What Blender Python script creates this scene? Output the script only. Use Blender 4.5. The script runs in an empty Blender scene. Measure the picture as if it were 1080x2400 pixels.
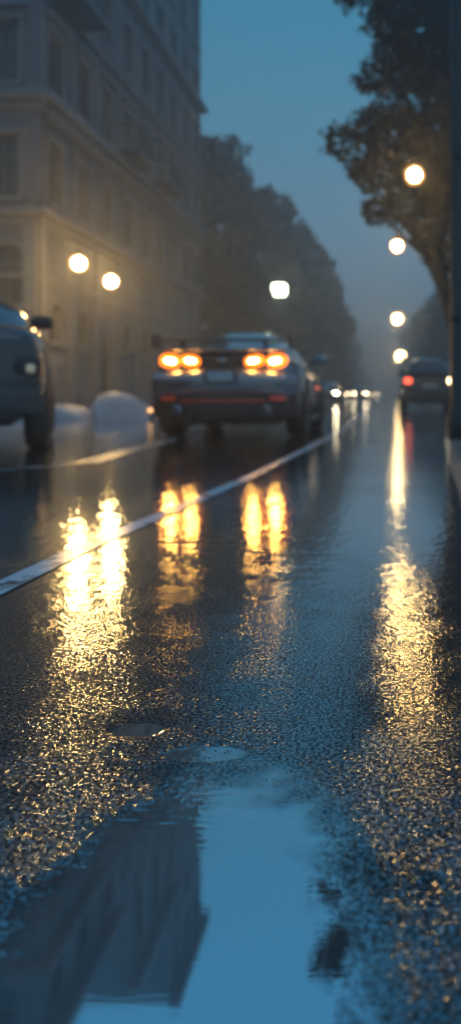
import bpy, math, random
import numpy as np
from mathutils import Vector, Matrix
random.seed(7); rng=np.random.default_rng(7)
S=bpy.context.scene; C=S.collection
S.view_settings.view_transform='Standard'
try: S.view_settings.look='None'
except Exception: pass

# ---------------------------------------------------------------- materials
def newmat(name):
    m=bpy.data.materials.new(name); m.use_nodes=True
    nt=m.node_tree; b=nt.nodes.get('Principled BSDF'); return m,nt,b
def mat(name,col,rough=.5,metal=0,vary=.25,scale=6,bump=0,bscale=40,coat=0,emit=None,es=0):
    m,nt,b=newmat(name)
    tc=nt.nodes.new('ShaderNodeTexCoord'); nz=nt.nodes.new('ShaderNodeTexNoise')
    nz.inputs['Scale'].default_value=scale; nz.inputs['Detail'].default_value=5
    nt.links.new(tc.outputs['Object'],nz.inputs['Vector'])
    mx=nt.nodes.new('ShaderNodeMix'); mx.data_type='RGBA'
    a=[c*(1-vary) for c in col]+[1]; d=[min(1,c*(1+vary)) for c in col]+[1]
    mx.inputs[6].default_value=a; mx.inputs[7].default_value=d
    nt.links.new(nz.outputs['Fac'],mx.inputs[0]); nt.links.new(mx.outputs[2],b.inputs['Base Color'])
    b.inputs['Roughness'].default_value=rough; b.inputs['Metallic'].default_value=metal
    b.inputs['Coat Weight'].default_value=coat; b.inputs['Coat Roughness'].default_value=.06
    if bump:
        n2=nt.nodes.new('ShaderNodeTexNoise'); n2.inputs['Scale'].default_value=bscale
        nt.links.new(tc.outputs['Object'],n2.inputs['Vector'])
        bp=nt.nodes.new('ShaderNodeBump'); bp.inputs['Strength'].default_value=bump; bp.inputs['Distance'].default_value=.02
        nt.links.new(n2.outputs['Fac'],bp.inputs['Height']); nt.links.new(bp.outputs['Normal'],b.inputs['Normal'])
    if emit:
        b.inputs['Emission Color'].default_value=list(emit)+[1]; b.inputs['Emission Strength'].default_value=es
    return m

M={}
M['paint_grey']=mat('car_paint_charcoal_grey',(.22,.225,.235),.24,.65,.1,3,coat=1)
M['paint_black']=mat('car_paint_black',(.04,.038,.038),.25,.3,.1,3,coat=1)
M['pale']=mat('pale_wet_stone',(.34,.36,.40),.5,0,.35,4,bump=.4,bscale=9)
M['black_trim']=mat('black_plastic_trim',(.015,.015,.017),.4)
M['glass']=mat('car_glass',(.02,.028,.035),.05,0,.05,coat=1)
M['tyre']=mat('tyre_rubber',(.018,.018,.02),.5,bump=.3)
M['rim']=mat('alloy_rim',(.25,.26,.28),.3,.9)
M['chrome']=mat('brushed_chrome',(.5,.5,.52),.2,1)
M['plate']=mat('licence_plate_paint',(.35,.4,.45),.4)
M['red_trim']=mat('red_reflector',(.5,.03,.015),.3,emit=(1,.10,.03),es=.16)
M['tail_core']=mat('tail_light_glow',(1,.5,.1),.3,emit=(1,.50,.09),es=130)
M['tail_rim']=mat('tail_light_housing',(.6,.1,.02),.3,emit=(1,.20,.012),es=3.0)
M['tail_red']=mat('tail_light_red_glow',(.8,.1,.05),.3,emit=(1,.12,.06),es=3)
M['head_warm']=mat('headlight_warm_glow',(1,.9,.6),.3,emit=(1,.78,.45),es=9)
M['head_far']=mat('headlight_far_glow',(1,.9,.7),.3,emit=(1,.80,.50),es=75)
M['head_dim']=mat('headlight_glass_dim',(.7,.6,.4),.2,emit=(1,.75,.4),es=.12)
M['marker']=mat('marker_light',(1,.5,.2),.3,emit=(1,.5,.2),es=3)
M['globe']=mat('lamp_bulb_glow',(1,.85,.5),.4,emit=(1,.60,.20),es=480)
M['globe_r']=mat('lamp_bulb_amber_glow',(1,.85,.5),.4,emit=(1,.60,.20),es=150)
M['globe_far']=mat('lamp_bulb_yellow_glow',(1,.85,.5),.4,emit=(1,.68,.28),es=80)
M['globe_white']=mat('lamp_white_green_glow',(.9,1,.8),.4,emit=(.9,1,.72),es=16)
M['metal_dark']=mat('dark_painted_metal',(.025,.027,.03),.4,.5,bump=.1)
M['post_grey']=mat('weathered_grey_post',(.12,.115,.11),.5,.2,bump=.1)
M['pole']=mat('weathered_pole',(.035,.03,.028),.45,0,.5,12,bump=.4)
M['bark']=mat('tree_bark',(.035,.032,.03),.85,0,.4,8,bump=.8,bscale=25)
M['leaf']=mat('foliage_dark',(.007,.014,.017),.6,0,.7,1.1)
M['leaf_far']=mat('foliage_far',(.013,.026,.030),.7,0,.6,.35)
M['window_glass']=mat('window_glass',(.02,.025,.03),.12,0,.3,2)
M['frame']=mat('window_frame_paint',(.06,.06,.07),.5)
M['door']=mat('door_wood',(.04,.034,.03),.5,0,.4,6)
M['kerb']=mat('kerb_stone',(.22,.21,.2),.25,0,.3,5,bump=.3)
M['pavement']=mat('wet_pavement',(.10,.10,.105),.18,0,.35,3,bump=.2,bscale=30)
M['ground']=mat('ground_soil',(.05,.05,.045),.7,0,.4,.5)
M['roof']=mat('roof_slate',(.05,.055,.06),.5,0,.3,3)
def frosted(name,col,es,tr=.6):
    m=bpy.data.materials.new(name); m.use_nodes=True; nt=m.node_tree; N=nt.nodes; N.clear()
    o=N.new('ShaderNodeOutputMaterial'); e=N.new('ShaderNodeEmission'); t=N.new('ShaderNodeBsdfTransparent'); a=N.new('ShaderNodeAddShader')
    tc=N.new('ShaderNodeTexCoord'); nz=N.new('ShaderNodeTexNoise'); nz.inputs['Scale'].default_value=20; nt.links.new(tc.outputs['Object'],nz.inputs['Vector'])
    mr=N.new('ShaderNodeMapRange'); mr.inputs['To Min'].default_value=es*.8; mr.inputs['To Max'].default_value=es*1.2; nt.links.new(nz.outputs['Fac'],mr.inputs['Value']); nt.links.new(mr.outputs[0],e.inputs['Strength'])
    e.inputs['Color'].default_value=(*col,1); t.inputs['Color'].default_value=(tr,tr,tr,1)
    nt.links.new(e.outputs[0],a.inputs[0]); nt.links.new(t.outputs[0],a.inputs[1]); nt.links.new(a.outputs[0],o.inputs['Surface'])
    try: m.cycles.emission_sampling='NONE'
    except Exception: pass
    return m
M['frost']=frosted('frosted_amber_halo',(1,.44,.11),.8,.75)  # amber lamp halo put in as weak emission on a see-through shell

def stone(name,c1,c2,bs=1.0):
    m,nt,b=newmat(name); L=nt.links; N=nt.nodes
    tc=N.new('ShaderNodeTexCoord'); sp=N.new('ShaderNodeSeparateXYZ'); L.new(tc.outputs['Object'],sp.inputs[0])
    ad=N.new('ShaderNodeMath'); L.new(sp.outputs[0],ad.inputs[0]); L.new(sp.outputs[1],ad.inputs[1])
    cb=N.new('ShaderNodeCombineXYZ'); L.new(ad.outputs[0],cb.inputs[0]); L.new(sp.outputs[2],cb.inputs[1])
    br=N.new('ShaderNodeTexBrick'); L.new(cb.outputs[0],br.inputs['Vector'])
    br.inputs['Scale'].default_value=bs; br.inputs['Brick Width'].default_value=.9; br.inputs['Row Height'].default_value=.42
    br.inputs['Mortar Size'].default_value=.018; br.inputs['Color1'].default_value=(*c1,1); br.inputs['Color2'].default_value=(*c2,1)
    br.inputs['Mortar'].default_value=(c1[0]*.5,c1[1]*.5,c1[2]*.5,1)
    nz=N.new('ShaderNodeTexNoise'); nz.inputs['Scale'].default_value=.8; nz.inputs['Detail'].default_value=8
    mp=N.new('ShaderNodeMapping'); mp.inputs['Scale'].default_value=(1,1,.35); L.new(tc.outputs['Object'],mp.inputs[0]); L.new(mp.outputs[0],nz.inputs['Vector'])
    rp=N.new('ShaderNodeValToRGB'); rp.color_ramp.elements[0].position=.3; rp.color_ramp.elements[0].color=(.38,.38,.41,1); rp.color_ramp.elements[1].position=.7
    L.new(nz.outputs['Fac'],rp.inputs[0])
    mx=N.new('ShaderNodeMix'); mx.data_type='RGBA'; mx.blend_type='MULTIPLY'; mx.inputs[0].default_value=1
    L.new(br.outputs['Color'],mx.inputs[6]); L.new(rp.outputs[0],mx.inputs[7]); L.new(mx.outputs[2],b.inputs['Base Color'])
    b.inputs['Roughness'].default_value=.65
    bp=N.new('ShaderNodeBump'); bp.inputs['Strength'].default_value=.5; bp.inputs['Distance'].default_value=.03; bp.invert=True
    L.new(br.outputs['Fac'],bp.inputs['Height']); L.new(bp.outputs['Normal'],b.inputs['Normal'])
    return m
M['stone']=stone('wall_limestone',(.17,.175,.195),(.135,.142,.16))
M['trim']=mat('carved_stone_trim',(.125,.131,.146),.6,0,.3,2,bump=.2)

# ---- wet asphalt
def asphalt():
    m,nt,b=newmat('wet_asphalt'); L=nt.links; N=nt.nodes
    N.remove(b); out=N.get('Material Output')
    tc=N.new('ShaderNodeTexCoord'); P=tc.outputs['Object']
    sp=N.new('ShaderNodeSeparateXYZ'); L.new(P,sp.inputs[0])
    def math_(op,a,bb=None,c=None,clamp=False):
        n=N.new('ShaderNodeMath'); n.operation=op; n.use_clamp=clamp
        for i,v in enumerate((a,bb,c)):
            if v is None: continue
            if isinstance(v,(int,float)): n.inputs[i].default_value=v
            else: L.new(v,n.inputs[i])
        return n.outputs[0]
    def noise(scale,detail=3,vec=None,sc=None):
        n=N.new('ShaderNodeTexNoise'); n.inputs['Scale'].default_value=scale; n.inputs['Detail'].default_value=detail
        if sc:
            mp=N.new('ShaderNodeMapping'); mp.inputs['Scale'].default_value=sc; L.new(P,mp.inputs[0]); L.new(mp.outputs[0],n.inputs['Vector'])
        else: L.new(P,n.inputs['Vector'])
        return n.outputs['Fac']
    def mrange(v,a,b_,c=0.,d=1.,smooth=True):
        n=N.new('ShaderNodeMapRange'); n.interpolation_type='SMOOTHSTEP' if smooth else 'LINEAR'
        n.inputs['From Min'].default_value=a; n.inputs['From Max'].default_value=b_; n.inputs['To Min'].default_value=c; n.inputs['To Max'].default_value=d
        L.new(v,n.inputs['Value']); return n.outputs[0]
    X,Y=sp.outputs[0],sp.outputs[1]
    edge=noise(14,6)
    def ellipse(cx,cy,rx,ry):
        a=math_('DIVIDE',math_('SUBTRACT',X,cx),rx); c=math_('DIVIDE',math_('SUBTRACT',Y,cy),ry)
        return math_('SQRT',math_('ADD',math_('MULTIPLY',a,a),math_('MULTIPLY',c,c)))
    d1=math_('ADD',ellipse(-.20,.68,.22,.56),math_('MULTIPLY',math_('SUBTRACT',edge,.5),.6))
    d2=math_('ADD',ellipse(-.395,1.34,.045,.03),math_('MULTIPLY',math_('SUBTRACT',edge,.5),.8))
    d3=math_('ADD',ellipse(-.27,1.25,.07,.03),math_('MULTIPLY',math_('SUBTRACT',edge,.5),.8))
    p1=mrange(d1,.70,1.12,1,0); p2=mrange(d2,.8,1.05,1,0); p3=mrange(d3,.8,1.1,.8,0)
    pud=math_('MAXIMUM',math_('MAXIMUM',p1,p2),p3)
    wob=math_('MULTIPLY',math_('SUBTRACT',noise(2.2,4,sc=(1,.5,1)),.5),1.3)
    Yw=math_('ADD',Y,wob)
    far=mrange(Yw,1.2,3.3,0,1,False)
    far=math_('POWER',math_('MAXIMUM',far,0.0001),.8)
    film=math_('MAXIMUM',pud,math_('MULTIPLY',far,mrange(noise(.9,3),.3,.62,.88,1)))
    tex=math_('SUBTRACT',1,film,clamp=True)
    near=mrange(Y,.8,1.5,1,.0,False)
    def facets(scale,amp,sc=(1,1,1)):
        v=N.new('ShaderNodeTexVoronoi'); v.inputs['Scale'].default_value=scale
        mp=N.new('ShaderNodeMapping'); mp.inputs['Scale'].default_value=sc; L.new(P,mp.inputs[0]); L.new(mp.outputs[0],v.inputs['Vector'])
        s=N.new('ShaderNodeVectorMath'); s.operation='SUBTRACT'; L.new(v.outputs['Color'],s.inputs[0]); s.inputs[1].default_value=(.5,.5,.5)
        k=N.new('ShaderNodeVectorMath'); k.operation='MULTIPLY'; L.new(s.outputs[0],k.inputs[0]); k.inputs[1].default_value=(amp*.75,amp,0)
        return k.outputs[0]
    fa=N.new('ShaderNodeVectorMath'); fa.operation='ADD'; L.new(facets(260,.31),fa.inputs[0]); L.new(facets(560,.15),fa.inputs[1])
    fs=N.new('ShaderNodeVectorMath'); fs.operation='SCALE'; L.new(fa.outputs[0],fs.inputs[0])
    clump=mrange(noise(6,5),.35,.65,.55,1.3)
    L.new(math_('MULTIPLY',math_('MULTIPLY',tex,clump),math_('ADD',math_('MULTIPLY',near,.70),.42)),fs.inputs['Scale'])
    fn=N.new('ShaderNodeVectorMath'); fn.operation='ADD'; L.new(fs.outputs[0],fn.inputs[0]); fn.inputs[1].default_value=(0,0,1)
    fz=N.new('ShaderNodeVectorMath'); fz.operation='NORMALIZE'; L.new(fn.outputs[0],fz.inputs[0])
    fine=noise(300,2)
    mid=noise(110,2,sc=(1,1.4,1))
    rip=noise(48,1,sc=(.7,2.4,1))
    h=math_('ADD',math_('ADD',math_('MULTIPLY',fine,.25),math_('MULTIPLY',mid,.50)),math_('MULTIPLY',rip,1.15))
    h=math_('MULTIPLY',math_('MULTIPLY',h,tex),clump)
    lip=math_('MULTIPLY',p1,mrange(Y,.92,1.14,0.05,1.1))
    h=math_('ADD',h,math_('MULTIPLY',noise(34,1,sc=(.35,4.2,1)),lip))
    bp=N.new('ShaderNodeBump'); bp.inputs['Strength'].default_value=1.0; bp.inputs['Distance'].default_value=.00085
    L.new(h,bp.inputs['Height']); L.new(fz.outputs[0],bp.inputs['Normal'])
    und=math_('ADD',noise(4.5,2,sc=(1,.5,1)),math_('MULTIPLY',noise(24,2,sc=(1,.7,1)),math_('MULTIPLY',far,1.35)))
    bp2=N.new('ShaderNodeBump'); bp2.inputs['Strength'].default_value=.5; bp2.inputs['Distance'].default_value=.003
    L.new(math_('MULTIPLY',und,math_('SUBTRACT',1,math_('MULTIPLY',p1,.85))),bp2.inputs['Height']); L.new(bp.outputs['Normal'],bp2.inputs['Normal'])
    patch=noise(.55,4,sc=(1.4,.5,1))
    rough=math_('ADD',math_('MULTIPLY',tex,.02),mrange(patch,.35,.65,.04,.11))
    rough=math_('MULTIPLY',rough,math_('SUBTRACT',1,math_('MULTIPLY',pud,.45)))
    df=N.new('ShaderNodeBsdfDiffuse'); 
    cr=N.new('ShaderNodeValToRGB'); cr.color_ramp.elements[0].color=(.008,.010,.013,1); cr.color_ramp.elements[1].color=(.030,.031,.036,1)
    L.new(noise(120,4),cr.inputs[0]); L.new(cr.outputs[0],df.inputs['Color']); L.new(bp2.outputs['Normal'],df.inputs['Normal'])
    gl=N.new('ShaderNodeBsdfGlossy'); gl.inputs['Color'].default_value=(.92,.97,1,1); L.new(rough,gl.inputs['Roughness']); L.new(bp2.outputs['Normal'],gl.inputs['Normal'])
    fr=N.new('ShaderNodeFresnel'); fr.inputs['IOR'].default_value=1.6; 
    f=mrange(fr.outputs[0],.04,.5,.46,.95,False)
    f=math_('MULTIPLY',f,math_('ADD',math_('MULTIPLY',film,.2),.8))
    f=math_('MULTIPLY',f,math_('SUBTRACT',1,math_('MULTIPLY',tex,mrange(noise(170,2),.45,.57,0,.8))))
    f=math_('MAXIMUM',f,math_('MULTIPLY',pud,.80))
    mx=N.new('ShaderNodeMixShader'); L.new(f,mx.inputs[0]); L.new(df.outputs[0],mx.inputs[1]); L.new(gl.outputs[0],mx.inputs[2]); L.new(mx.outputs[0],out.inputs['Surface'])
    return m
M['asphalt']=asphalt()

def linepaint(name,p0,p1):
    m,nt,b=newmat(name); L=nt.links; N=nt.nodes
    tc=N.new('ShaderNodeTexCoord'); nz=N.new('ShaderNodeTexNoise'); nz.inputs['Scale'].default_value=9; nz.inputs['Detail'].default_value=8; L.new(tc.outputs['Object'],nz.inputs['Vector'])
    cr=N.new('ShaderNodeValToRGB'); cr.color_ramp.elements[0].position=p0; cr.color_ramp.elements[0].color=(.06,.065,.07,1); cr.color_ramp.elements[1].position=p1; cr.color_ramp.elements[1].color=(.78,.8,.84,1)
    L.new(nz.outputs['Fac'],cr.inputs[0]); L.new(cr.outputs[0],b.inputs['Base Color']); b.inputs['Roughness'].default_value=.2; b.inputs['IOR'].default_value=1.6
    return m
M['line']=linepaint('worn_road_paint',.33,.47)
M['wet_band']=linepaint('wet_reflection_paint',.40,.7)  # pale blotchy colour standing in for reflections on wet ruts

# ---------------------------------------------------------------- mesh helpers
class MB:
    def __init__(s): s.v=[]; s.f=[]; s.mi=[]
    def add(s,vs,fs,mi=0):
        o=len(s.v); s.v+= [tuple(v) for v in vs]; s.f+=[tuple(i+o for i in f) for f in fs]; s.mi+=[mi]*len(fs)
    def quad(s,a,b,c,d,mi=0): s.add([a,b,c,d],[(0,1,2,3)],mi)
    def box(s,x0,x1,y0,y1,z0,z1,mi=0):
        s.add([(x0,y0,z0),(x1,y0,z0),(x1,y1,z0),(x0,y1,z0),(x0,y0,z1),(x1,y0,z1),(x1,y1,z1),(x0,y1,z1)],
              [(0,3,2,1),(4,5,6,7),(0,1,5,4),(1,2,6,5),(2,3,7,6),(3,0,4,7)],mi)
    def tube(s,pts,rad,n=10,mi=0):
        pts=[Vector(p) for p in pts]; vs=[];fs=[]
        for i,p in enumerate(pts):
            t=(pts[min(i+1,len(pts)-1)]-pts[max(i-1,0)]).normalized()
            a=t.orthogonal().normalized() if abs(t.z)<.999 else Vector((1,0,0)); 
            if i: a=(pa-t*pa.dot(t)).normalized()
            pa=a; b=t.cross(a)
            for k in range(n):
                th=2*math.pi*k/n; vs.append(p+(a*math.cos(th)+b*math.sin(th))*rad[i])
        for i in range(len(pts)-1):
            for k in range(n):
                k2=(k+1)%n; fs.append((i*n+k,i*n+k2,(i+1)*n+k2,(i+1)*n+k))
        fs.append(tuple(range(n))[::-1]); fs.append(tuple((len(pts)-1)*n+k for k in range(n)))
        s.add(vs,fs,mi)
    def sphere(s,c,r,n=20,m=12,sc=(1,1,1),mi=0,p=1.0):
        vs=[];fs=[]
        def e(x): return math.copysign(abs(x)**p,x)
        for i in range(m+1):
            ph=math.pi*i/m
            for k in range(n):
                th=2*math.pi*k/n
                vs.append((c[0]+r*sc[0]*e(math.sin(ph))*e(math.cos(th)),c[1]+r*sc[1]*e(math.sin(ph))*e(math.sin(th)),c[2]+r*sc[2]*e(math.cos(ph))))
        for i in range(m):
            for k in range(n):
                k2=(k+1)%n; fs.append((i*n+k,(i+1)*n+k,(i+1)*n+k2,i*n+k2))
        s.add(vs,fs,mi)
    def obj(s,name,mats,parent=None,smooth=False,bevel=0,loc=None):
        me=bpy.data.meshes.new(name); me.from_pydata(s.v,[],s.f); 
        for mt in (mats if isinstance(mats,list) else [mats]): me.materials.append(mt)
        if max(s.mi or [0])>0: me.polygons.foreach_set('material_index',s.mi)
        if smooth: me.polygons.foreach_set('use_smooth',[True]*len(me.polygons))
        me.update(); o=bpy.data.objects.new(name,me); C.objects.link(o)
        if parent: o.parent=parent
        if loc: o.location=loc
        if bevel:
            bm=o.modifiers.new('b','BEVEL'); bm.width=bevel; bm.segments=3; bm.limit_method='ANGLE'
        return o
def empty(name,loc,label,cat,rot=0,group=None):
    e=bpy.data.objects.new(name,None); C.objects.link(e); e.location=loc; e.rotation_euler[2]=rot; e.empty_display_size=.2
    e['label']=label; e['category']=cat
    if group: e['group']=group
    return e
def copy_tree(src,loc,rot=None,label=None,scale=None):
    def rec(o,par):
        n=o.copy(); C.objects.link(n)
        if par: n.parent=par
        for ch in list(o.children): rec(ch,n)
        return n
    n=rec(src,None); n.location=loc
    if rot is not None: n.rotation_euler[2]=rot
    if label: n['label']=label
    if scale: n.scale=scale
    return n

# ---------------------------------------------------------------- ground, road, pavements
def sheet(name,pts,z,m,kind='structure'):
    b=MB(); b.add([(x,y,z) for x,y in pts],[tuple(range(len(pts)))]); o=b.obj(name,m); o['kind']=kind
    return o
sheet('ground',[(-900,-300),(900,-300),(900,1500),(-900,1500)],-.02,M['ground'])
sheet('road',[(-70,-8),(40,-8),(40,420),(-70,420)],0,M['asphalt'])
def slab(name,pts,h,m):
    b=MB(); n=len(pts)
    b.add([(x,y,h) for x,y in pts],[tuple(range(n))]); 
    for i in range(n):
        j=(i+1)%n; b.quad((pts[i][0],pts[i][1],-.01),(pts[j][0],pts[j][1],-.01),(pts[j][0],pts[j][1],h),(pts[i][0],pts[i][1],h))
    o=b.obj(name,m); o['kind']='structure'; return o
def kerb(name,pl,w,h,side):
    b=MB()
    P=[Vector((x,y,0)) for x,y in pl]; N_=[]
    for i in range(len(P)):
        t=(P[min(i+1,len(P)-1)]-P[max(i-1,0)]).normalized(); N_.append(Vector((t.y,-t.x,0))*side)
    for i in range(len(P)-1):
        a,c=P[i],P[i+1]; a2=a+N_[i]*w; c2=c+N_[i+1]*w
        up=Vector((0,0,h))
        b.quad(a,c,c+up,a+up); b.quad(a+up,c+up,c2+up,a2+up); b.quad(a2,c2,c2+up,a2+up)
    o=b.obj(name,M['kerb']); o['kind']='structure'; return o
lk=[(-60,18.75)]+[(-7.0,18.75),(-6.6,18.85),(-6.32,19.1),(-6.22,19.5),(-6.2,20),(-6.2,60),(-6.2,300)]
slab('left_pavement',[(-6.2-.15,300),(-60,300),(-60,18.9),(-7.0,18.9),(-6.65,19.0),(-6.45,19.2),(-6.36,19.5),(-6.35,20)],.125,M['pavement'])
kerb('left_kerb',lk,.15,.13,-1)
rk=[(.46,-6),(.44,3.5),(.46,4.6),(.52,6),(.62,8),(.85,11),(1.5,16),(2.3,22),(2.7,30),(2.9,60),(3,300)]
slab('right_pavement',[(x+.15,y) for x,y in rk]+[(39,300),(39,-6)],.125,M['pavement'])
kerb('right_kerb',rk,.15,.13,1)

def line(name,pl,w,m,z=.004):
    b=MB(); 
    for (x0,y0),(x1,y1) in zip(pl[:-1],pl[1:]):
        b.quad((x0-w/2,y0,z),(x0+w/2,y0,z),(x1+w/2,y1,z),(x1-w/2,y1,z))
    o=b.obj(name,m); o['kind']='structure'; return o
line('lane_line',[(-1.09,.2),(-1.07,2.2),(-1.05,3.0),(-.97,4.0),(-.88,5.4),(-.78,8),(-.64,12.4),(-.55,30)],.085,M['line'])
line('wet_reflection_band',[(-2.35,6.5),(-2.5,9.4),(-2.9,14)],.22,M['wet_band'])  # wet-road reflections painted as pale bands, this one and the next
line('wet_reflection_band',[(-3.6,4.2),(-2.4,6.5)],.12,M['wet_band'])
def chips():
    n=9000; vs=[];fs=[]
    for i in range(n):
        y=.66+1.1*random.random()**1.3; x=random.uniform(-.5*y,.14*y) if random.random()<.85 else random.uniform(-.6,.3)
        d=math.hypot((x+.20)/.22,(y-.68)/.56)
        if d<random.uniform(.82,1.03) or (math.hypot((x+.395)/.045,(y-1.34)/.03)<1.2): continue
        r=random.uniform(.0008,.0020)*(1.5 if random.random()<.10 else 1)
        a=random.uniform(0,6.28); o=len(vs); sx=random.uniform(.7,1.3)
        hz=random.uniform(.4,.75)
        vs.append((x,y,r*hz))
        for (rr,zz) in ((.55,.8),(1,.15)):
            for k in range(6):
                t=a+k*math.pi/3; vs.append((x+r*rr*math.cos(t)*sx,y+r*rr*math.sin(t),r*hz*zz))
        for k in range(6):
            k2=(k+1)%6
            fs.append((o,o+1+k,o+1+k2)); fs.append((o+1+k,o+7+k,o+7+k2,o+1+k2))
    b=MB(); b.add(vs,fs); m=mat('wet_stone_chips',(.015,.015,.017),.18,0,.4,60,coat=1.0)
    m.node_tree.nodes['Principled BSDF'].inputs['IOR'].default_value=2.0
    o=b.obj('stone_chips',m,smooth=True); o['kind']='stuff'; o['label']='small wet stone chips and droplets scattered on asphalt'; o['category']='gravel'
chips()

# ---------------------------------------------------------------- building
def facade(wall,wins,org,u,n,ulen,bands,parent):
    org=Vector(org);u=Vector(u);n=Vector(n);z=Vector((0,0,1))
    P=lambda a,v,d=0: org+u*a+z*v+n*d
    for v0,v1,ops in bands:
        cur=0
        for (a0,a1,w0,w1,kind) in ops:
            trim=MB()
            wall.quad(P(cur,v0),P(a0,v0),P(a0,v1),P(cur,v1))
            if w0>v0: wall.quad(P(a0,v0),P(a1,v0),P(a1,w0),P(a0,w0))
            wall.quad(P(a0,w1),P(a1,w1),P(a1,v1),P(a0,v1))
            D=-.28
            wall.quad(P(a0,w0),P(a0,w0,D),P(a0,w1,D),P(a0,w1)); wall.quad(P(a1,w0),P(a1,w1),P(a1,w1,D),P(a1,w0,D))
            wall.quad(P(a0,w0),P(a1,w0),P(a1,w0,D),P(a0,w0,D)); wall.quad(P(a0,w1),P(a0,w1,D),P(a1,w1,D),P(a1,w1))
            isd='door' in kind
            if 'arch' in kind:
                r=(a1-a0)/2; c=(a0+a1)/2; K=8
                for sgn in (-1,1):
                    pts=[P(c+sgn*r,w1,-.003)]+[P(c+sgn*r*math.cos(t),w1-r+r*math.sin(t),-.003) for t in [math.pi/2*i/K for i in range(K+1)]]+[P(c,w1,-.003)]
                    wall.add(pts,[tuple(range(len(pts)))])
                for i in range(2*K):
                    t0=math.pi*i/(2*K); t1=math.pi*(i+1)/(2*K)
                    wall.quad(P(c+r*math.cos(t0),w1-r+r*math.sin(t0),-.003),P(c+r*math.cos(t1),w1-r+r*math.sin(t1),-.003),P(c+r*math.cos(t1),w1-r+r*math.sin(t1),D),P(c+r*math.cos(t0),w1-r+r*math.sin(t0),D))
                    r2=r+.14
                    trim.quad(P(c+r*math.cos(t0),w1-r+r*math.sin(t0),.05),P(c+r2*math.cos(t0),w1-r+r2*math.sin(t0),.05),P(c+r2*math.cos(t1),w1-r+r2*math.sin(t1),.05),P(c+r*math.cos(t1),w1-r+r*math.sin(t1),.05))
                    trim.quad(P(c+r2*math.cos(t0),w1-r+r2*math.sin(t0),.05),P(c+r2*math.cos(t0),w1-r+r2*math.sin(t0),0),P(c+r2*math.cos(t1),w1-r+r2*math.sin(t1),0),P(c+r2*math.cos(t1),w1-r+r2*math.sin(t1),.05))
            def tb(x0,x1,y0,y1,d0,d1,mb,mi=0):
                vs=[P(x0,y0,d0),P(x1,y0,d0),P(x1,y1,d0),P(x0,y1,d0),P(x0,y0,d1),P(x1,y0,d1),P(x1,y1,d1),P(x0,y1,d1)]
                mb.add(vs,[(0,1,2,3),(4,5,6,7),(0,1,5,4),(1,2,6,5),(2,3,7,6),(3,0,4,7)],mi)
            if not isd:
                sl=MB(); tb(a0-.16,a1+.16,w0-.14,w0-.002,.003,.16,sl); sl.obj('window_sill',M['trim'],parent)
            if 'arch' not in kind:
                tb(a0-.15,a0-.002,w0,w1+.002,.003,.06,trim); tb(a1+.002,a1+.15,w0,w1+.002,.003,.06,trim)
                tb(a0-.22,a1+.22,w1+.002,w1+.16,.003,.13,trim)
                if 'hood' in kind:
                    hd=MB(); tb(a0-.3,a1+.3,w1+.26,w1+.36,.003,.26,hd); hd.obj('window_hood',M['trim'],parent)
            trim.obj('door_surround' if isd else 'window_surround',M['trim'],parent)
            wm=MB()
            tb(a0,a1,w0,w1,-.27,-.25,wm,0)
            f=.06
            tb(a0,a0+f,w0,w1,-.245,-.2,wm,1); tb(a1-f,a1,w0,w1,-.245,-.2,wm,1)
            tb(a0+f,a1-f,w1-f,w1,-.245,-.2,wm,1); tb(a0+f,a1-f,w0,w0+f,-.245,-.2,wm,1)
            c=(a0+a1)/2; tb(c-.03,c+.03,w0+f,w1-f,-.245,-.2,wm,1)
            hh=w0+(w1-w0)*.68; tb(a0+f,c-.03,hh-.025,hh+.025,-.245,-.2,wm,1); tb(c+.03,a1-f,hh-.025,hh+.025,-.245,-.2,wm,1)
            wins.append(wm.obj('door' if isd else 'window',[M['door'] if isd else M['window_glass'],M['frame']],parent))
            cur=a1
        wall.quad(P(cur,v0),P(ulen,v0),P(ulen,v1),P(cur,v1))
bld=empty('stone_building',(-9,21.7,0),'tall pale stone corner building with cornices and arched doorways','building')
wall=MB();wins=[]
def bays(u0,u1,n,w,w0,w1,kind=''):
    st=(u1-u0)/n; return [(u0+st*(i+.5)-w/2,u0+st*(i+.5)+w/2,w0,w1,kind) for i in range(n)]
Ls=19.1
g=[]
for i in range(9):
    c=1.15+2.1*i
    if i in (2,5,7): g.append((c-.5,c+.5,.13,2.45,'door arch'))
    else: g.append((c-.42,c+.42,2.0,3.05,'arch'))
band_g=(0,3.6,g)
band_m=(3.6,5.2,[])
def floors(u0,u1,n,top,start=5.2):
    r=[]
    fl=[(5.2,8.2),(8.2,11.2),(11.2,14.3),(14.3,16.7),(16.7,20.3),(20.3,22.7),(22.7,25)]
    for i,(a,b) in enumerate(fl):
        if a>=top-.1 or a<start-.1: continue
        r.append((a,b,bays(u0,u1,n,.95,a+.5,b-.72 if b-a<2.9 else b-.85,'hood' if i==1 else '')))
    return r
facade(wall,wins,(0,0,0),(0,1,0),(1,0,0),Ls,[band_g,band_m],bld)
facade(wall,wins,(0,0,0),(0,1,0),(1,0,0),Ls,[b for b in floors(0,Ls,9,16.7)],bld)
facade(wall,wins,(0,7.55,0),(0,1,0),(1,0,0),Ls-7.55,floors(0,Ls-7.55,5,20.3,16.7),bld)
facade(wall,wins,(0,13.3,0),(0,1,0),(1,0,0),Ls-13.3,floors(0,Ls-13.3,3,25,20.3),bld)
W=12
gf=[(.35,1.35,2.9,4.5,'arch'),(2.6,3.8,.13,3.2,'door arch'),(5,6.2,1,3.2,'arch'),(7.5,8.7,1,3.2,'arch')]
facade(wall,wins,(0,0,0),(-1,0,0),(0,-1,0),W,[(0,5.2,gf)]+floors(0,W,6,16.7),bld)
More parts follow.
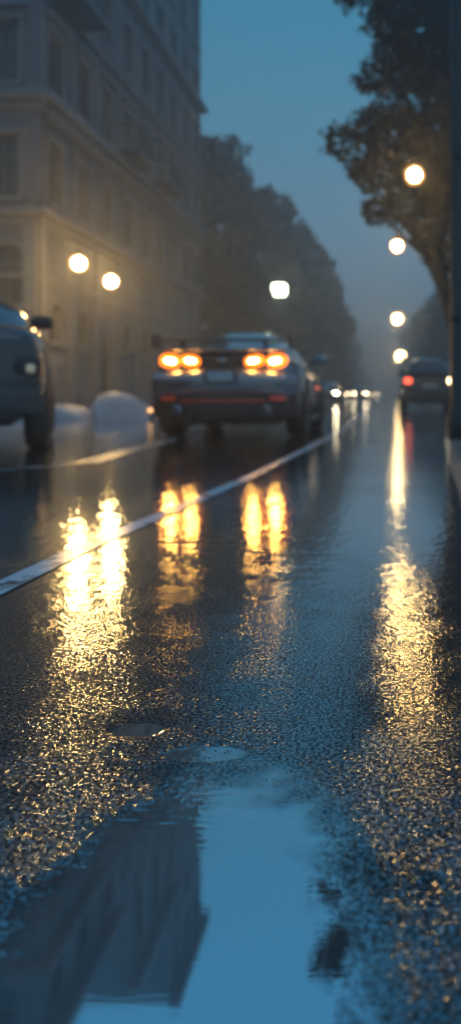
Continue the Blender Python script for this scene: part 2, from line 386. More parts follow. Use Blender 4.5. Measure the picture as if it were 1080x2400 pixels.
for y0,z0,z1 in ((7.55,16.7,20.3),(13.3,20.3,25)):
    wall.quad((0,y0,z0),(-W,y0,z0),(-W,y0,z1),(0,y0,z1))
wall.quad((0,Ls,0),(-W,Ls,0),(-W,Ls,25),(0,Ls,25)); wall.add([(-W,0,0),(-W,Ls,0),(-W,Ls,25),(-W,13.3,25),(-W,13.3,20.3),(-W,7.55,20.3),(-W,7.55,16.7),(-W,0,16.7)],[tuple(range(8))])
wo=wall.obj('wall',M['stone'],bld)
rf=MB(); rf.box(-W,0,.0,7.5,16.7,16.75); rf.box(-W,0,7.6,13.25,20.3,20.35); rf.box(-W,0,13.35,Ls,25,25.05); rf.obj('roof',M['roof'],bld)
for zc,pr,th in ((5.2,.32,.22),(5.0,.16,.18),(8.2,.42,.24),(7.98,.2,.2),(11.2,.2,.16),(14.3,.38,.24),(3.6,.1,.12)):
    cn=MB()
    cn.box(.003,pr,-pr,Ls,zc,zc+th-.01); cn.box(-W,.001,-pr,-.003,zc,zc+th-.01)
    cn.obj('cornice',M['trim'],bld,bevel=.02)
for y0,zc in ((0,16.7),(7.55,20.3),(13.3,25)):
    cn=MB(); cn.box(.003,.5,y0-.3,Ls if zc>24 else y0+6,zc-.25,zc+.05); cn.obj('cornice',M['trim'],bld,bevel=.02)
cn=MB()
for i in range(int(Ls/.5)):
    cn.box(.2,.38,.1+i*.5,.3+i*.5,7.78,7.975)
dn=cn.obj('dentil_moulding',M['trim'],bld); dn['kind']='stuff'
for i in range(10):
    yc=.1+2.1*i
    if yc>Ls-.2: break
    pl=MB(); pl.box(.003,.09,max(yc-.18,.0),yc+.18,0,4.98); pl.obj('pilaster',M['trim'],bld,bevel=.015)
    pl=MB(); pl.box(.003,.08,max(yc-.14,.0),yc+.14,8.46,14.28); pl.obj('pilaster',M['trim'],bld,bevel=.015)
for xc in (.2,2,4.4,6.9,9.4): 
    pl=MB(); pl.box(-xc-.18,-xc+.18,-.09,-.003,0,4.98); pl.obj('pilaster',M['trim'],bld,bevel=.015)
for (yy,zz,wd) in ((1.6,11.2,2.2),(6.5,8.45,2),(10.7,8.45,2)):
    bb=MB(); bb.box(.45,1.0,yy-wd/2,yy+wd/2,zz-.02,zz+.14)
    bb.box(.003,.45,yy-wd/2,yy+wd/2,zz-.02+.003,zz+.137)
    for i in range(int(wd/.14)): bb.box(.93,.96,yy-wd/2+.05+i*.14,yy-wd/2+.08+i*.14,zz+.14,zz+.95)
    bb.box(.91,.98,yy-wd/2,yy+wd/2,zz+.95,zz+1.0)
    for s in (-1,1): bb.box(.05,.9,yy+s*(wd/2-.02)-.015,yy+s*(wd/2-.02)+.015,zz+.94,zz+1.0)
    bb.obj('balcony',M['metal_dark'],bld)

# pale low stone shapes by the building corner
def boulder(name,loc,sx,sy,h,seed,label):
    rs=random.Random(seed); e=MB(); vs=[];fs=[]; n,m_=36,16
    ph=[rs.uniform(0,6) for _ in range(5)]
    for i in range(m_+1):
        f=i/m_*math.pi/2
        for k in range(n):
            t=2*math.pi*k/n; w=1+.08*math.sin(3*t+ph[0])+.05*math.sin(5*t+ph[1]+f*3)+.02*math.sin(11*t+ph[4]+f*7)
            cf=math.cos(f)**.9
            vs.append((sx*w*cf*math.cos(t)-.22*sx*math.sin(f),sy*w*cf*math.sin(t),h*math.sin(f)*(1+.08*math.sin(2*t+ph[2])*math.cos(f)+.03*math.sin(7*t+ph[3])*math.cos(f))))
    for i in range(m_):
        for k in range(n): k2=(k+1)%n; fs.append((i*n+k,i*n+k2,(i+1)*n+k2,(i+1)*n+k))
    e.add(vs,fs); o=e.obj(name,M['pale'],smooth=True,loc=loc); o['label']=label; o['category']='stone'; return o
boulder('boulder',(-5.75,18.2,0),.68,.42,.60,1,'pale rounded stone mound at the pavement corner')
boulder('boulder',(-6.90,18.1,0),.68,.33,.33,2,'low pale stone mound at the pavement edge')
boulder('boulder',(-8.1,18.0,0),.60,.35,.38,3,'low pale stone mound at the pavement edge')
e=empty('marker_post',(-5.10,18.2,0),'short dark post with small amber light','bollard')
b=MB(); b.tube([(0,0,0),(0,0,.1),(0,0,.12),(0,0,.20)],[.07,.07,.045,.04],14); b.obj('post',M['metal_dark'],e,smooth=True)
b=MB(); b.sphere((0,-.03,.20),.045,14,8); b.obj('lamp',M['marker'],e,smooth=True)

# ---------------------------------------------------------------- trees
def leafmesh(blobs,per,size,mt,name,parent,shell=.55):
    V=[];tot=0
    for (cx,cy,cz,r,k) in blobs:
        n=int(per*k); d=rng.normal(size=(n,3)); d/=np.linalg.norm(d,axis=1)[:,None]
        rad=r*(shell+(1.15-shell)*rng.random(n)**.8)
        ph=rng.random(3)*6; rad*=1+.22*np.sin(d[:,0]*5+ph[0])*np.sin(d[:,2]*6+ph[1])+.12*np.sin(d[:,1]*9+ph[2])
        c=np.array([cx,cy,cz])+d*rad[:,None]*np.array([1,1,.8])
        a=rng.normal(size=(n,3)); a/=np.linalg.norm(a,axis=1)[:,None]; b=np.cross(a,rng.normal(size=(n,3))); b/=np.linalg.norm(b,axis=1)[:,None]
        s=(size*(.5+rng.random(n)))[:,None]
        q=np.stack([c-a*s,c-b*s*.55,c+a*s,c+b*s*.55],1); V.append(q.reshape(-1,3))
    V=np.concatenate(V); n=len(V)//4
    me=bpy.data.meshes.new(name); me.from_pydata(V.tolist(),[],np.arange(n*4).reshape(-1,4).tolist()); me.materials.append(mt); me.update()
    o=bpy.data.objects.new(name,me); C.objects.link(o); o.parent=parent; return o
def tree(loc,label,trunkpts,rad,blobs,per,size,mt,limbr=.07,group='street trees'):
    e=empty('street_tree',loc,label,'tree',group=group)
    t=MB(); t.tube(trunkpts,rad,12)
    tp=[Vector(p) for p in trunkpts]
    for (cx,cy,cz,r,k) in blobs:
        if random.random()<.75:
            i=min(range(1,len(tp)),key=lambda j:(tp[j]-Vector((cx*.3,cy*.3,cz-1.2*r-1))).length)
            s=tp[i]; m_=(s+Vector((cx,cy,cz)))/2+Vector((random.uniform(-.1,.1)*r,random.uniform(-.1,.1)*r,-.15*r))
            t.tube([s,m_,(cx,cy,cz)],[rad[i]*.6,limbr,limbr*.3],6)
    t.obj('trunk',M['bark'],e,smooth=True)
    leafmesh(blobs,per,size,mt,'crown',e); return e
R=[]
def rb(X,Z,r,k=1,dy=0): R.append((X-1.45,dy,Z,r,k))
for X,Z,r in ((-.66,4.75,.36),(-.4,4.55,.3),(-.05,4.25,.45),(-.25,5.35,.42),(.35,3.75,.42),(.1,5.0,.5),(.2,6.0,.5),(.1,6.9,.45),(.3,7.6,.55),(.7,6.5,.7),(.6,5.4,.7),(.75,4.5,.65),(.9,3.6,.5),
              (.72,3.05,.26),(1.1,3.0,.35),(1.4,4.0,.8),(1.3,5.2,.9),(1.5,6.4,.95),(1.3,7.6,.9),(-.3,8.1,.5),(.3,8.7,.7),(1.2,9.0,.8),(1.8,8.3,.9),(2.2,5,.9),(2.3,6.5,.9),(2.1,3.9,.7),(-.15,3.75,.28),(.0,7.5,.3),(.7,9.7,.5),(1.6,9.8,.5),
              (-.85,8.05,.38),(-.65,8.6,.42),(-.55,8.95,.45),(-.1,9.4,.45),(-1.0,9.1,.28),(-.3,5.9,.25),(-.6,7.75,.3),(-.5,9.7,.3),(0,8.6,.5),(.35,8.0,.6),(0.1,9.0,.5)):
    rb(X,Z,r,(r/.5)**2,random.uniform(-.7,.9))
tree((1.45,14.5,.12),'large dark leafy tree standing beside the kerb and pole',[(0,0,0),(-.08,0,1.0),(-.3,0,1.9),(-.55,.05,2.7),(-.5,.1,3.8),(-.3,.1,5.4),(-.1,0,7.2),(0,0,8.6)],[.2,.16,.13,.11,.10,.08,.05,.02],R,720,.060,M['leaf'],.04)
def gentree(loc,h,rc,zc0,seed,label,mt,nb=26,per=260,size=.2,flat=1.0):
    rs=random.Random(seed); B=[]
    for i in range(nb):
        t=(i+.5)/nb; z=zc0+(h-zc0)*t*.95
        env=math.sin(math.pi*min(.97,.22+.75*t))**.7*rc
        a=i*2.4+rs.uniform(-.3,.3); rr=env*rs.uniform(.35,.8)*flat
        r=rc*rs.uniform(.26,.42)*(1.05-.35*t)
        B.append((rr*math.cos(a),rr*math.sin(a),z,r,(r/(rc*.33))**2))
    return tree(loc,label,[(0,0,0),(.1,0,h*.2),(0,.1,h*.45),(.1,0,h*.7),(0,0,h*.92)],[h*.028,h*.02,h*.015,h*.009,h*.003],B,per,size,mt,h*.006)
far='tall dense tree fading into evening mist'
gentree((3.9,20,.12),10.5,2.6,2.6,3,'dark leafy tree on the pavement behind another',M['leaf'],26,420,.11)
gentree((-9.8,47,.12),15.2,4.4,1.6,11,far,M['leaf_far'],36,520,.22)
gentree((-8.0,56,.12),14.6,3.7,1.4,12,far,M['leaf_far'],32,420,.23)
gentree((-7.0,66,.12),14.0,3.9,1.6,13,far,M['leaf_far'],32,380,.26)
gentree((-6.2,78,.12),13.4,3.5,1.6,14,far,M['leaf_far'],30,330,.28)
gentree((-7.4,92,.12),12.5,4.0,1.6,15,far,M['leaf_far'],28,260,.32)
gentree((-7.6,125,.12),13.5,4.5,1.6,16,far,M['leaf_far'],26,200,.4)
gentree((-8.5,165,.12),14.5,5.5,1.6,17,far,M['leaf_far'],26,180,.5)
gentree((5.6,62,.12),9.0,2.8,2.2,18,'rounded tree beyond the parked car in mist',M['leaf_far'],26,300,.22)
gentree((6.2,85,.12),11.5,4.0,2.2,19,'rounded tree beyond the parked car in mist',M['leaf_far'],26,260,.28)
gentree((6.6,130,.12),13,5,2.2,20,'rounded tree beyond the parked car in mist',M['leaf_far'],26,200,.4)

# ---------------------------------------------------------------- street lamps
def globe_parts(e,c,r,globe,frost=True):
    g=MB(); g.sphere(c,r*.84 if frost else r,24,14); g.obj('lamp_bulb',globe,e,smooth=True)
    if frost: g=MB(); g.sphere(c,r*1.28,24,14); g.obj('lamp_globe_halo',M['frost'],e,smooth=True)
def post_lamp(loc,H,label,globe,r=.15):
    e=empty('street_lamp',loc,label,'street lamp',group='lit street lamps')
    b=MB(); b.tube([(0,0,0),(0,0,.12),(0,0,.35),(0,0,.5),(0,0,H-r-.2),(0,0,H-r-.08)],[.11,.11,.08,.032,.024,.02],12); 
    b.tube([(0,0,H-r-.1),(0,0,H-r-.05)],[.03,.07],12); b.obj('post',M['post_grey'],e,smooth=True)
    globe_parts(e,(0,0,H),r,globe)
    c=MB(); c.tube([(0,0,H+r*1.2),(0,0,H+r*1.2+.03),(0,0,H+r*1.2+.12)],[.07,.05,.008],12); c.obj('cap',M['metal_dark'],e,smooth=True)
    return e
post_lamp((-7.0,19.1,.125),3.43,'lit globe street lamp on pavement beside stone building',M['globe'],.165)
post_lamp((-7.0,21.35,.125),3.32,'lit globe street lamp on pavement beside stone building',M['globe'],.165)
def arm_lamp(base,H,dx,label,globe,r=.17,sq=False):
    e=empty('street_lamp',base,label,'street lamp',group='lit street lamps')
    Z=H-base[2]
    b=MB(); b.tube([(0,0,0),(0,0,.5),(0,0,Z*.6),(0,0,Z+.3)],[.11,.09,.07,.05],12); b.obj('post',M['metal_dark'],e,smooth=True)
    a=MB(); a.tube([(0,0,Z-.2),(dx*.3,0,Z+.28),(dx*.7,0,Z+.42),(dx*.97,0,Z+.34),(dx,0,Z+r+.02)],[.035,.03,.026,.022,.03],8); a.obj('arm',M['metal_dark'],e,smooth=True)
    if sq:
        g=MB(); g.sphere((dx,0,Z),r,24,14,(1.15,1,1),p=.45); g.obj('lamp_bulb',globe,e,smooth=True)
    else: globe_parts(e,(dx,0,Z),r,globe,base[1]<100)
    c=MB(); c.tube([(dx,0,Z+r*1.1),(dx,0,Z+r*1.3+.04)],[r*.5,.03],14); c.obj('lamp_hood',M['metal_dark'],e,smooth=True)
    return e
lab='lit street lamp on curved arm over wet pavement'
arm_lamp((3.4,13.3,.125),4.05,-2.92,lab,M['globe_r'],.125)
arm_lamp((3.3,19.0,.125),5.4,-1.5,lab,M['globe_r'],.17)
arm_lamp((3.4,13.1,.125),2.88,-3.20,lab,M['globe_r'],.095)
arm_lamp((3.3,71,.125),7.0,-2.2,lab,M['globe_far'],.46)
arm_lamp((4.4,140,.125),7.0,-1.7,lab,M['globe_far'],.8)
arm_lamp((-7.6,50,.125),6.85,1.3,'lit pale greenish boxy street lamp on curved arm',M['globe_white'],.36,True)
e=empty('utility_pole',(.72,7.8,.125),'dark weathered round pole standing by the kerb','pole')
b=MB(); b.tube([(0,0,0),(0,0,.25),(-.01,0,.3),(-.02,0,4),(-.05,0,9)],[.13,.125,.095,.085,.075],20); b.obj('shaft',M['pole'],e,smooth=True)
for z in (1.1,2.6):
    b=MB(); b.tube([(-.01,0,z),(-.01,0,z+.05)],[.105,.105],20); b.obj('band',M['metal_dark'],e,smooth=True)

# ---------------------------------------------------------------- cars
import bmesh
def loft_body(st,wheels,wr,name,m,parent):
    vs=[];fs=[]
    for (y,w,zb,zt) in st:
        h=[(0,zb),(.75*w,zb),(.97*w,zb+.1),(w,zb+(zt-zb)*.45),(.975*w,zt-.17),(.90*w,zt-.03),(.6*w,zt+.012),(0,zt+.02)]
        ring=h+[(-x,z) for x,z in h[-2:0:-1]]; n=len(ring)
        vs+=[(x,y,z) for x,z in ring]
    for i in range(len(st)-1):
        for k in range(n):
            k2=(k+1)%n; fs.append((i*n+k,i*n+k2,(i+1)*n+k2,(i+1)*n+k))
    def cap(o,rev):
        N=n; f=[]
        for k in range(7):
            if k==0: q=(o+0,o+1,o+N-1)
            elif k==6: q=(o+6,o+7,o+N-6)
            else: q=(o+k,o+k+1,o+N-k-1,o+N-k)
            f.append(q if rev else q[::-1])
        return f
    fs+=cap(0,True)+cap((len(st)-1)*n,False)
    b=MB(); b.add(vs,fs); o=b.obj(name,m,smooth=True)
    bm=bmesh.new(); bm.from_mesh(o.data); bmesh.ops.recalc_face_normals(bm,faces=bm.faces); bm.to_mesh(o.data); bm.free()
    ss=o.modifiers.new('s','SUBSURF'); ss.levels=2; ss.render_levels=2
    c=MB()
    for wy in wheels:
        for s in (-1,1): 
            c.tube([(s*.62,wy,wr),(s*1.2,wy,wr)],[wr+.055]*2,32)
    co=c.obj('cutter',m)
    bm=bmesh.new(); bm.from_mesh(co.data); bmesh.ops.recalc_face_normals(bm,faces=bm.faces); bm.to_mesh(co.data); bm.free()
    bo=o.modifiers.new('c','BOOLEAN'); bo.object=co; bo.operation='DIFFERENCE'; bo.solver='EXACT'
    dg=bpy.context.evaluated_depsgraph_get(); me=bpy.data.meshes.new_from_object(o.evaluated_get(dg))
    o.modifiers.clear(); o.data=me; bpy.data.objects.remove(co)
    me.polygons.foreach_set('use_smooth',[True]*len(me.polygons))
    if not me.materials: me.materials.append(m)
    o.parent=parent; return o
def wheel_parts(parent,x,y,r,w):
    e=bpy.data.objects.new('wheel',None); C.objects.link(e); e.parent=parent; e.location=(x,y,r); e.empty_display_size=.1
    s=1 if x>0 else -1
    t=MB(); prof=[(-w/2+.02,r*.66),(-w/2,r*.78),(-w/2+.01,r*.93),(-w/2+.05,r*.995),(0,r),(w/2-.05,r*.995),(w/2-.01,r*.93),(w/2,r*.78),(w/2-.02,r*.66)]
    n=36; vs=[];fs=[]
    for (px,pr) in prof:
        for k in range(n): a=2*math.pi*k/n; vs.append((px,pr*math.cos(a),pr*math.sin(a)))
    for i in range(len(prof)-1):
        for k in range(n): k2=(k+1)%n; fs.append((i*n+k,i*n+k2,(i+1)*n+k2,(i+1)*n+k))
    t.add(vs,fs); t.obj('tyre',M['tyre'],e,smooth=True)
    R_=MB(); R_.tube([(s*(w/2-.07),0,0),(s*(w/2-.05),0,0)],[r*.3,r*.2],20)
    R_.tube([(s*(-w/2+.03),0,0),(s*(w/2-.09),0,0)],[r*.67,r*.67],32)
    for k in range(10):
        a=2*math.pi*k/10; ca,sa=math.cos(a),math.sin(a)
        R_.tube([(s*(w/2-.05),.1*r*ca,.1*r*sa),(s*(w/2-.02),.66*r*ca,.66*r*sa)],[.022,.014],5)
    R_.obj('rim',M['rim'],e,smooth=True)
def cabin(parent,paint,wb,y0,y1,zb,H,prof,tumble=.28):
    pt=np.array(prof)
    def hf(t):
        s=0
        for d in (-.04,-.02,0,.02,.04): s+=np.interp(np.clip(t+d,0,1),pt[:,0],pt[:,1])
        return max(.0,s/5)
    def Sf(t,th):
        h=(H)*hf(t); y=y0+(y1-y0)*t
        c,s_=math.cos(th),math.sin(th); v=abs(s_)**.8
        nar=1-.10*abs(2*t-1)**3
        x=wb*nar*math.copysign(abs(c)**.55,c)*(1-tumble*v*(h/H if H else 0))
        return Vector((x,y,zb-.06+(h+.06)*v))
    def Nf(t,th):
        a=Sf(min(t+.01,1),th)-Sf(max(t-.01,0),th); b_=Sf(t,min(th+.03,math.pi))-Sf(t,max(th-.03,0)); n=b_.cross(a)
        if n.length<1e-9: return Vector((0,0,1))
        n.normalize(); return n
    nt_,nh=32,32; vs=[Sf(i/nt_,math.pi*k/nh) for i in range(nt_+1) for k in range(nh+1)]; fs=[(i*(nh+1)+k,i*(nh+1)+k+1,(i+1)*(nh+1)+k+1,(i+1)*(nh+1)+k) for i in range(nt_) for k in range(nh)]
    b=MB(); b.add(vs,fs); b.obj('cabin',paint,parent,smooth=True)
    def pane(name,t0,t1,a0,a1):
        n=14; vs=[]
        for i in range(n+1):
            for k in range(n+1):
                u=2*i/n-1; v=2*k/n-1
                uu=u*math.sqrt(1-.22*v*v); vv=v*math.sqrt(1-.22*u*u)
                t=(t0+t1)/2+(t1-t0)/2*uu; th=math.radians((a0+a1)/2+(a1-a0)/2*vv)
                nn=Nf(t,th); p=Sf(t,th)
                out=(p-Vector((0,(y0+y1)/2,zb))); 
                if nn.dot(out)<0: nn=-nn
                vs.append(p+nn*.009)
        fs=[(i*(n+1)+k,i*(n+1)+k+1,(i+1)*(n+1)+k+1,(i+1)*(n+1)+k) for i in range(n) for k in range(n)]
        w=MB(); w.add(vs,fs); w.obj(name,M['glass'],parent,smooth=True)
    return pane
def curved(parent,name,m,x0,x1,z0,z1,yf,th,bev=.015,seg=14):
    b=MB(); vs=[];fs=[]
    for i in range(seg+1):
        x=x0+(x1-x0)*i/seg; y=yf(x)
        vs+=[(x,y,z0),(x,y,z1),(x,y+th,z1),(x,y+th,z0)]
    for i in range(seg):
        for k in range(4): k2=(k+1)%4; fs.append((4*i+k,4*i+k2,4*i+4+k2,4*i+4+k))
    fs+=[(0,3,2,1),(4*seg,4*seg+1,4*seg+2,4*seg+3)]
    b.add(vs,fs)
    return b.obj(name,m,parent,smooth=False,bevel=bev)
def lens(parent,name,m,c,rx,rz,ry=.04,p=.6,tilt=0):
    b=MB(); b.sphere((0,0,0),1,24,12,(rx,ry,rz),p=p); o=b.obj(name,m,parent,smooth=True,loc=c); o.rotation_euler[1]=tilt; return o
def mirrors(parent,paint,x,y,z):
    for s in (-1,1):
        b=MB(); b.sphere((s*(x+.11),y,z),1,16,10,(.12,.06,.075),p=.7); b.tube([(s*(x-.04),y+.03,z-.08),(s*(x+.05),y,z-.02)],[.03,.025],8); b.obj('wing_mirror',paint,parent,smooth=True)

# -- main coupe
car=empty('sports_car',(-1.94,10.0,0),'charcoal grey sports coupe with rear wing and glowing tail lights','car')
st=[(0.02,.72,.34,.98),(.07,.80,.29,1.03),(.3,.89,.25,1.055),(.9,.965,.22,1.05),(1.8,.91,.21,.98),(2.7,.91,.21,.96),(3.5,.95,.22,.93),(4.15,.87,.24,.80),(4.42,.74,.28,.70),(4.5,.6,.34,.62)]
loft_body(st,(.95,3.55),.345,'body',M['paint_grey'],car)
pane=cabin(car,M['paint_grey'],.80,.15,3.40,.98,.46,[(0,.02),(.12,.30),(.25,.62),(.40,.90),(.54,1),(.66,.95),(.8,.66),(.92,.25),(1,0)],.30)
pane('rear_window',.10,.36,48,132); pane('windscreen',.70,.95,35,145)
for a in ((6,33),(174,147)): pane('side_window',.30,.47,*a); pane('side_window',.49,.78,*a)
for x in (-.81,.81):
    for y in (.95,3.55): wheel_parts(car,x,y,.345,.28)
ub=MB(); ub.box(-.62,.62,.3,4.2,.17,.5); ub.obj('underbody',M['black_trim'],car,bevel=.03)
yf=lambda o:(lambda x:o+.16*(abs(x)/.8)**3)
curved(car,'tail_panel',M['black_trim'],-.76,.76,.85,1.01,yf(-.015),.12,.03)
b=MB(); vs=[];fs=[]
prof=[(.02,.86),(-.045,.835),(-.11,.78),(-.13,.70),(-.11,.61),(-.07,.55),(.03,.53)]
K=18
for i in range(K+1):
    x=-.87+1.74*i/K; d=.20*(abs(x)/.86)**3
    vs+=[(x,y+d,z+(.015*math.cos(x*3.6))) for y,z in prof]
m_=len(prof)
for i in range(K):
    for k in range(m_-1): fs.append((m_*i+k,m_*i+k+1,m_*i+m_+k+1,m_*i+m_+k))
b.add(vs,fs); b.obj('rear_bumper',M['paint_grey'],car,smooth=True)
curved(car,'lower_bumper',M['black_trim'],-.88,.88,.27,.53,yf(-.06),.25,.04)
curved(car,'reflector_strip',M['red_trim'],-.50,.50,.462,.474,yf(-.075),.03,.003)
sp_=MB(); vs=[];fs=[]
for i in range(K+1):
    x=-.74+1.48*i/K; d=.14*(abs(x)/.8)**3
    vs+=[(x,y+d,z) for y,z in ((.16,1.062),(.0,1.085),(-.05,1.09),(-.03,1.065),(.05,1.04))]
for i in range(K):
    for k in range(5): k2=(k+1)%5; fs.append((5*i+k,5*i+k2,5*i+5+k2,5*i+5+k))
fs+=[(0,1,2,3,4),tuple(5*K+k for k in (4,3,2,1,0))]; sp_.add(vs,fs); sp_.obj('boot_lip',M['paint_grey'],car,smooth=True)
for i in range(5):
    d=MB(); x=-.36+.18*i; d.box(x-.008,x+.008,-.1,.2,.2,.36); d.obj('diffuser_fin',M['black_trim'],car)
for s in (-1,1):
    curved(car,'reflector',M['red_trim'],s*.66-.09,s*.66+.09,.475,.51,yf(-.09),.03,.006)
    x=s*.53
    ex=MB(); ex.tube([(x,.1,.36),(x,-.13,.36)],[.055,.055],20); ex.tube([(x,-.128,.36),(x,-.132,.36)],[.042,.042],20,mi=1); ex.obj('exhaust_pipe',[M['chrome'],M['black_trim']],car,smooth=True)
    for xi,rx,rz in ((.64,.134,.088),(.385,.124,.074)):
        xx=s*xi; y0=yf(-.03)(xx)
        lens(car,'tail_light',M['tail_rim'],(xx,y0,.945),rx,rz,.05,.85,s*-.12)
        lens(car,'tail_light_bulb',M['tail_core'],(xx-s*.01,y0-.036,.945),rx*.50,rz*.32,.035,.85,s*-.12)
pb=MB(); pb.box(-.20,.20,-.145,-.06,.68,.84); pb.obj('plate_recess',M['black_trim'],car,bevel=.02)
pb=MB(); pb.box(-.155,.155,-.156,-.147,.705,.815); pb.obj('licence_plate',M['plate'],car,bevel=.004)
em=MB(); em.sphere((0,-.03,.955),1,16,8,(.05,.014,.022)); em.tube([(-.09,-.03,.96),(0,-.038,.952),(.09,-.03,.96)],[.005,.01,.005],6); em.obj('emblem',M['chrome'],car,smooth=True)
wg=MB(); K=12; vs=[];fs=[]
for i in range(K+1):
    x=-.80+1.6*i/K; dz=.02*(1-(x/.8)**2)
    prof=[(-.04,1.185),(.06,1.21),(.22,1.205),(.24,1.19),(.1,1.17)]
    vs+=[(x,y,z+dz) for y,z in prof]
for i in range(K):
    for k in range(5): k2=(k+1)%5; fs.append((5*i+k,5*i+k2,5*i+5+k2,5*i+5+k))
fs+=[(0,1,2,3,4),tuple(5*K+k for k in (4,3,2,1,0))]; wg.add(vs,fs)
for s in (-1,1):
    wg.box(s*.812-.012,s*.812+.012,-.08,.28,1.09,1.26); wg.box(s*.5-.02,s*.5+.02,.05,.17,1.03,1.19)
wg.obj('rear_wing',M['black_trim'],car,bevel=.004)
mirrors(car,M['paint_grey'],.86,2.75,1.08)
for s in (-1,1):
    lens(car,'headlight',M['head_dim'],(s*.62,4.33,.66),.15,.06,.08)
    d=MB(); d.box(s*.918-.006,s*.918+.006,1.5,1.68,.82,.845); d.obj('door_handle',M['chrome'],car,bevel=.004)
    sk=MB(); sk.box(s*.9-.03,s*.9+.03,1.4,3.1,.17,.26); sk.obj('side_skirt',M['black_trim'],car,bevel=.01)

def suv(name,label,loc,rot,paint,group=None,head=None,rear=None,H=.6,dz=0):
    e=empty(name,loc,label,'car',rot,group)
    st=[(0.02,.80,.42,1.08),(.10,.89,.34,1.13),(.5,.945,.30,1.14),(1.6,.955,.28,1.12),(2.9,.955,.28,1.12),(3.5,.95,.30,1.14+dz),(4.2,.94,.32,1.12+dz),(4.56,.89,.36,1.07+dz),(4.68,.80,.42,.98+dz)]
    loft_body(st,(.95,3.75),.385,'body',paint,e)
    pane=cabin(e,paint,.87,.10,3.55,1.1,H,[(0,.1),(.04,.5),(.10,.90),(.3,1),(.62,.98),(.74,.85),(.88,.4),(1,0)],.22)
    pane('rear_window',.015,.10,45,135); pane('windscreen',.70,.95,38,142)
    for a in ((6,36),(174,144)): pane('side_window',.12,.38,*a); pane('side_window',.40,.72,*a)
    for x in (-.83,.83):
        for y in (.95,3.75): wheel_parts(e,x,y,.385,.25)
    ub=MB(); ub.box(-.62,.62,.3,4.3,.24,.6); ub.obj('underbody',M['black_trim'],e,bevel=.03)
    ff=lambda o:(lambda x:o-.16*(abs(x)/.85)**3)
    curved(e,'front_bumper',paint,-.90,.90,.36,.62,ff(4.62),.13,.04)
    curved(e,'grille',M['black_trim'],-.5,.5,.66,.94,ff(4.62),.09,.02)
    for i in range(4): curved(e,'grille_bar',M['chrome'],-.47,.47,.70+i*.06,.715+i*.06,ff(4.70),.02,.003)
    curved(e,'lower_grille',M['black_trim'],-.72,.72,.32,.42,ff(4.70),.07,.02)
    for s in (-1,1):
        lens(e,'headlight_housing',M['black_trim'],(s*.74,4.56,.80),.15,.10,.1)
        lens(e,'headlight',head or M['head_dim'],(s*.79,4.60,.78),.045,.045,.08)
        lens(e,'tail_light',(rear[0] if s<0 else rear[1]) if rear else M['red_trim'],(s*.72,.05,1.0),.13,.10,.07)
    rr=lambda o:(lambda x:o+.14*(abs(x)/.85)**3)
    curved(e,'rear_bumper',M['black_trim'],-.9,.9,.36,.62,rr(-.06),.15,.04)
    pb=MB(); pb.box(-.25,.25,-.005,.03,.78,.89); pb.obj('licence_plate',M['plate'],e)
    mirrors(e,M['black_trim'],.74,3.05,1.33)
    return e
suv('dark_suv','black suv with dim headlight turning at the crossing',(-5.64,11.68,0),math.radians(201),M['paint_black'],dz=.10)
suv('parked_suv','dark suv parked by kerb with lit tail lamps',(1.50,27.5,0),0,M['paint_black'],rear=(M['tail_red'],M['head_warm']),H=.72)

def saloon(name,label,loc,rot,paint,head,group=None):
    e=empty(name,loc,label,'car',rot,group)
    st=[(0.02,.72,.36,.86),(.12,.82,.28,.92),(.6,.88,.24,.94),(1.6,.9,.22,.92),(2.8,.9,.22,.90),(3.5,.89,.23,.84),(4.1,.84,.25,.76),(4.36,.72,.3,.66),(4.42,.6,.34,.6)]
    loft_body(st,(.85,3.5),.32,'body',paint,e)
    pane=cabin(e,paint,.79,.45,3.0,.9,.45,[(0,0),(.14,.45),(.28,.9),(.5,1),(.66,.92),(.84,.5),(1,0)])
    pane('rear_window',.05,.26,42,138); pane('windscreen',.68,.95,35,145)
    for a in ((6,33),(174,147)): pane('side_window',.24,.46,*a); pane('side_window',.48,.78,*a)
    for x in (-.78,.78):
        for y in (.85,3.5): wheel_parts(e,x,y,.32,.22)
    ub=MB(); ub.box(-.6,.6,.3,4.1,.18,.5); ub.obj('underbody',M['black_trim'],e,bevel=.03)
    for s in (-1,1):
        lens(e,'headlight',head,(s*.60,4.28,.62),.13,.07,.09); lens(e,'tail_light',M['red_trim'],(s*.6,.07,.8),.12,.06,.06)
    ff=lambda o:(lambda x:o-.2*(abs(x)/.85)**3)
    curved(e,'grille',M['black_trim'],-.4,.4,.42,.54,ff(4.38),.05,.02)
    mirrors(e,paint,.84,2.6,.96)
    return e
far1=saloon('oncoming_car','oncoming car with bright white headlights in mist',(-3.40,52,0),math.pi,M['paint_black'],M['head_far'],'oncoming cars on the wet road')
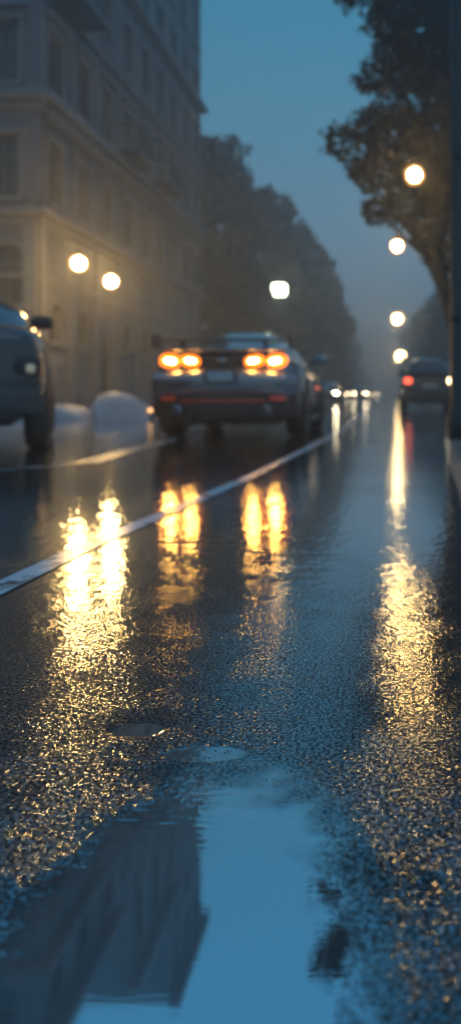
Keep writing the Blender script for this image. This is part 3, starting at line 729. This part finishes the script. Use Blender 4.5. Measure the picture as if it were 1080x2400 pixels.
copy_tree(far1,(-2.6,92,0)); copy_tree(far1,(-4.6,120,0)); copy_tree(far1,(-1.9,150,0))

# ---------------------------------------------------------------- world, mist
w=bpy.data.worlds.new('World'); S.world=w; w.use_nodes=True; nt=w.node_tree; bg=nt.nodes['Background']
tc=nt.nodes.new('ShaderNodeTexCoord'); sp=nt.nodes.new('ShaderNodeSeparateXYZ'); nt.links.new(tc.outputs['Generated'],sp.inputs[0])
cr=nt.nodes.new('ShaderNodeValToRGB'); nt.links.new(sp.outputs[2],cr.inputs[0]); nt.links.new(cr.outputs[0],bg.inputs[0])
el=cr.color_ramp.elements; el[0].position=0; el[0].color=(.13,.20,.28,1); el[1].position=1; el[1].color=(.035,.13,.25,1)
for p,c in ((.12,(.10,.185,.275)),(.28,(.050,.162,.255)),(.42,(.030,.142,.24)),(.6,(.030,.148,.28))):
    x=el.new(p); x.color=(*c,1)
bg.inputs[1].default_value=1.85
v=MB(); v.box(-70,70,-6,320,-.5,19); vm=bpy.data.materials.new('mist'); vm.use_nodes=True; n=vm.node_tree; n.nodes.clear()
o_=n.nodes.new('ShaderNodeOutputMaterial'); vs_=n.nodes.new('ShaderNodeVolumeScatter'); vs_.inputs['Density'].default_value=.0105; vs_.inputs['Anisotropy'].default_value=.6; vs_.inputs['Color'].default_value=(.88,.95,1,1)
n.links.new(vs_.outputs[0],o_.inputs['Volume'])
vo=v.obj('mist',vm); vo['kind']='structure'
sun=bpy.data.lights.new('sun','SUN'); sun.energy=.15; sun.angle=math.radians(30); sun.color=(.75,.87,1); so=bpy.data.objects.new('sun',sun); C.objects.link(so); so.rotation_euler=(math.radians(40),0,math.radians(40))

# ---------------------------------------------------------------- camera
cam=bpy.data.cameras.new('camera'); co=bpy.data.objects.new('camera',cam); C.objects.link(co); S.camera=co
co.location=(0,0,.54); co.rotation_euler=(math.radians(90),0,0)
cam.sensor_width=36; cam.lens=29.25; cam.shift_x=-.15; cam.shift_y=-.1146; cam.clip_start=.05; cam.clip_end=3000
cam.dof.use_dof=True; cam.dof.focus_distance=1.5; cam.dof.aperture_fstop=2.3
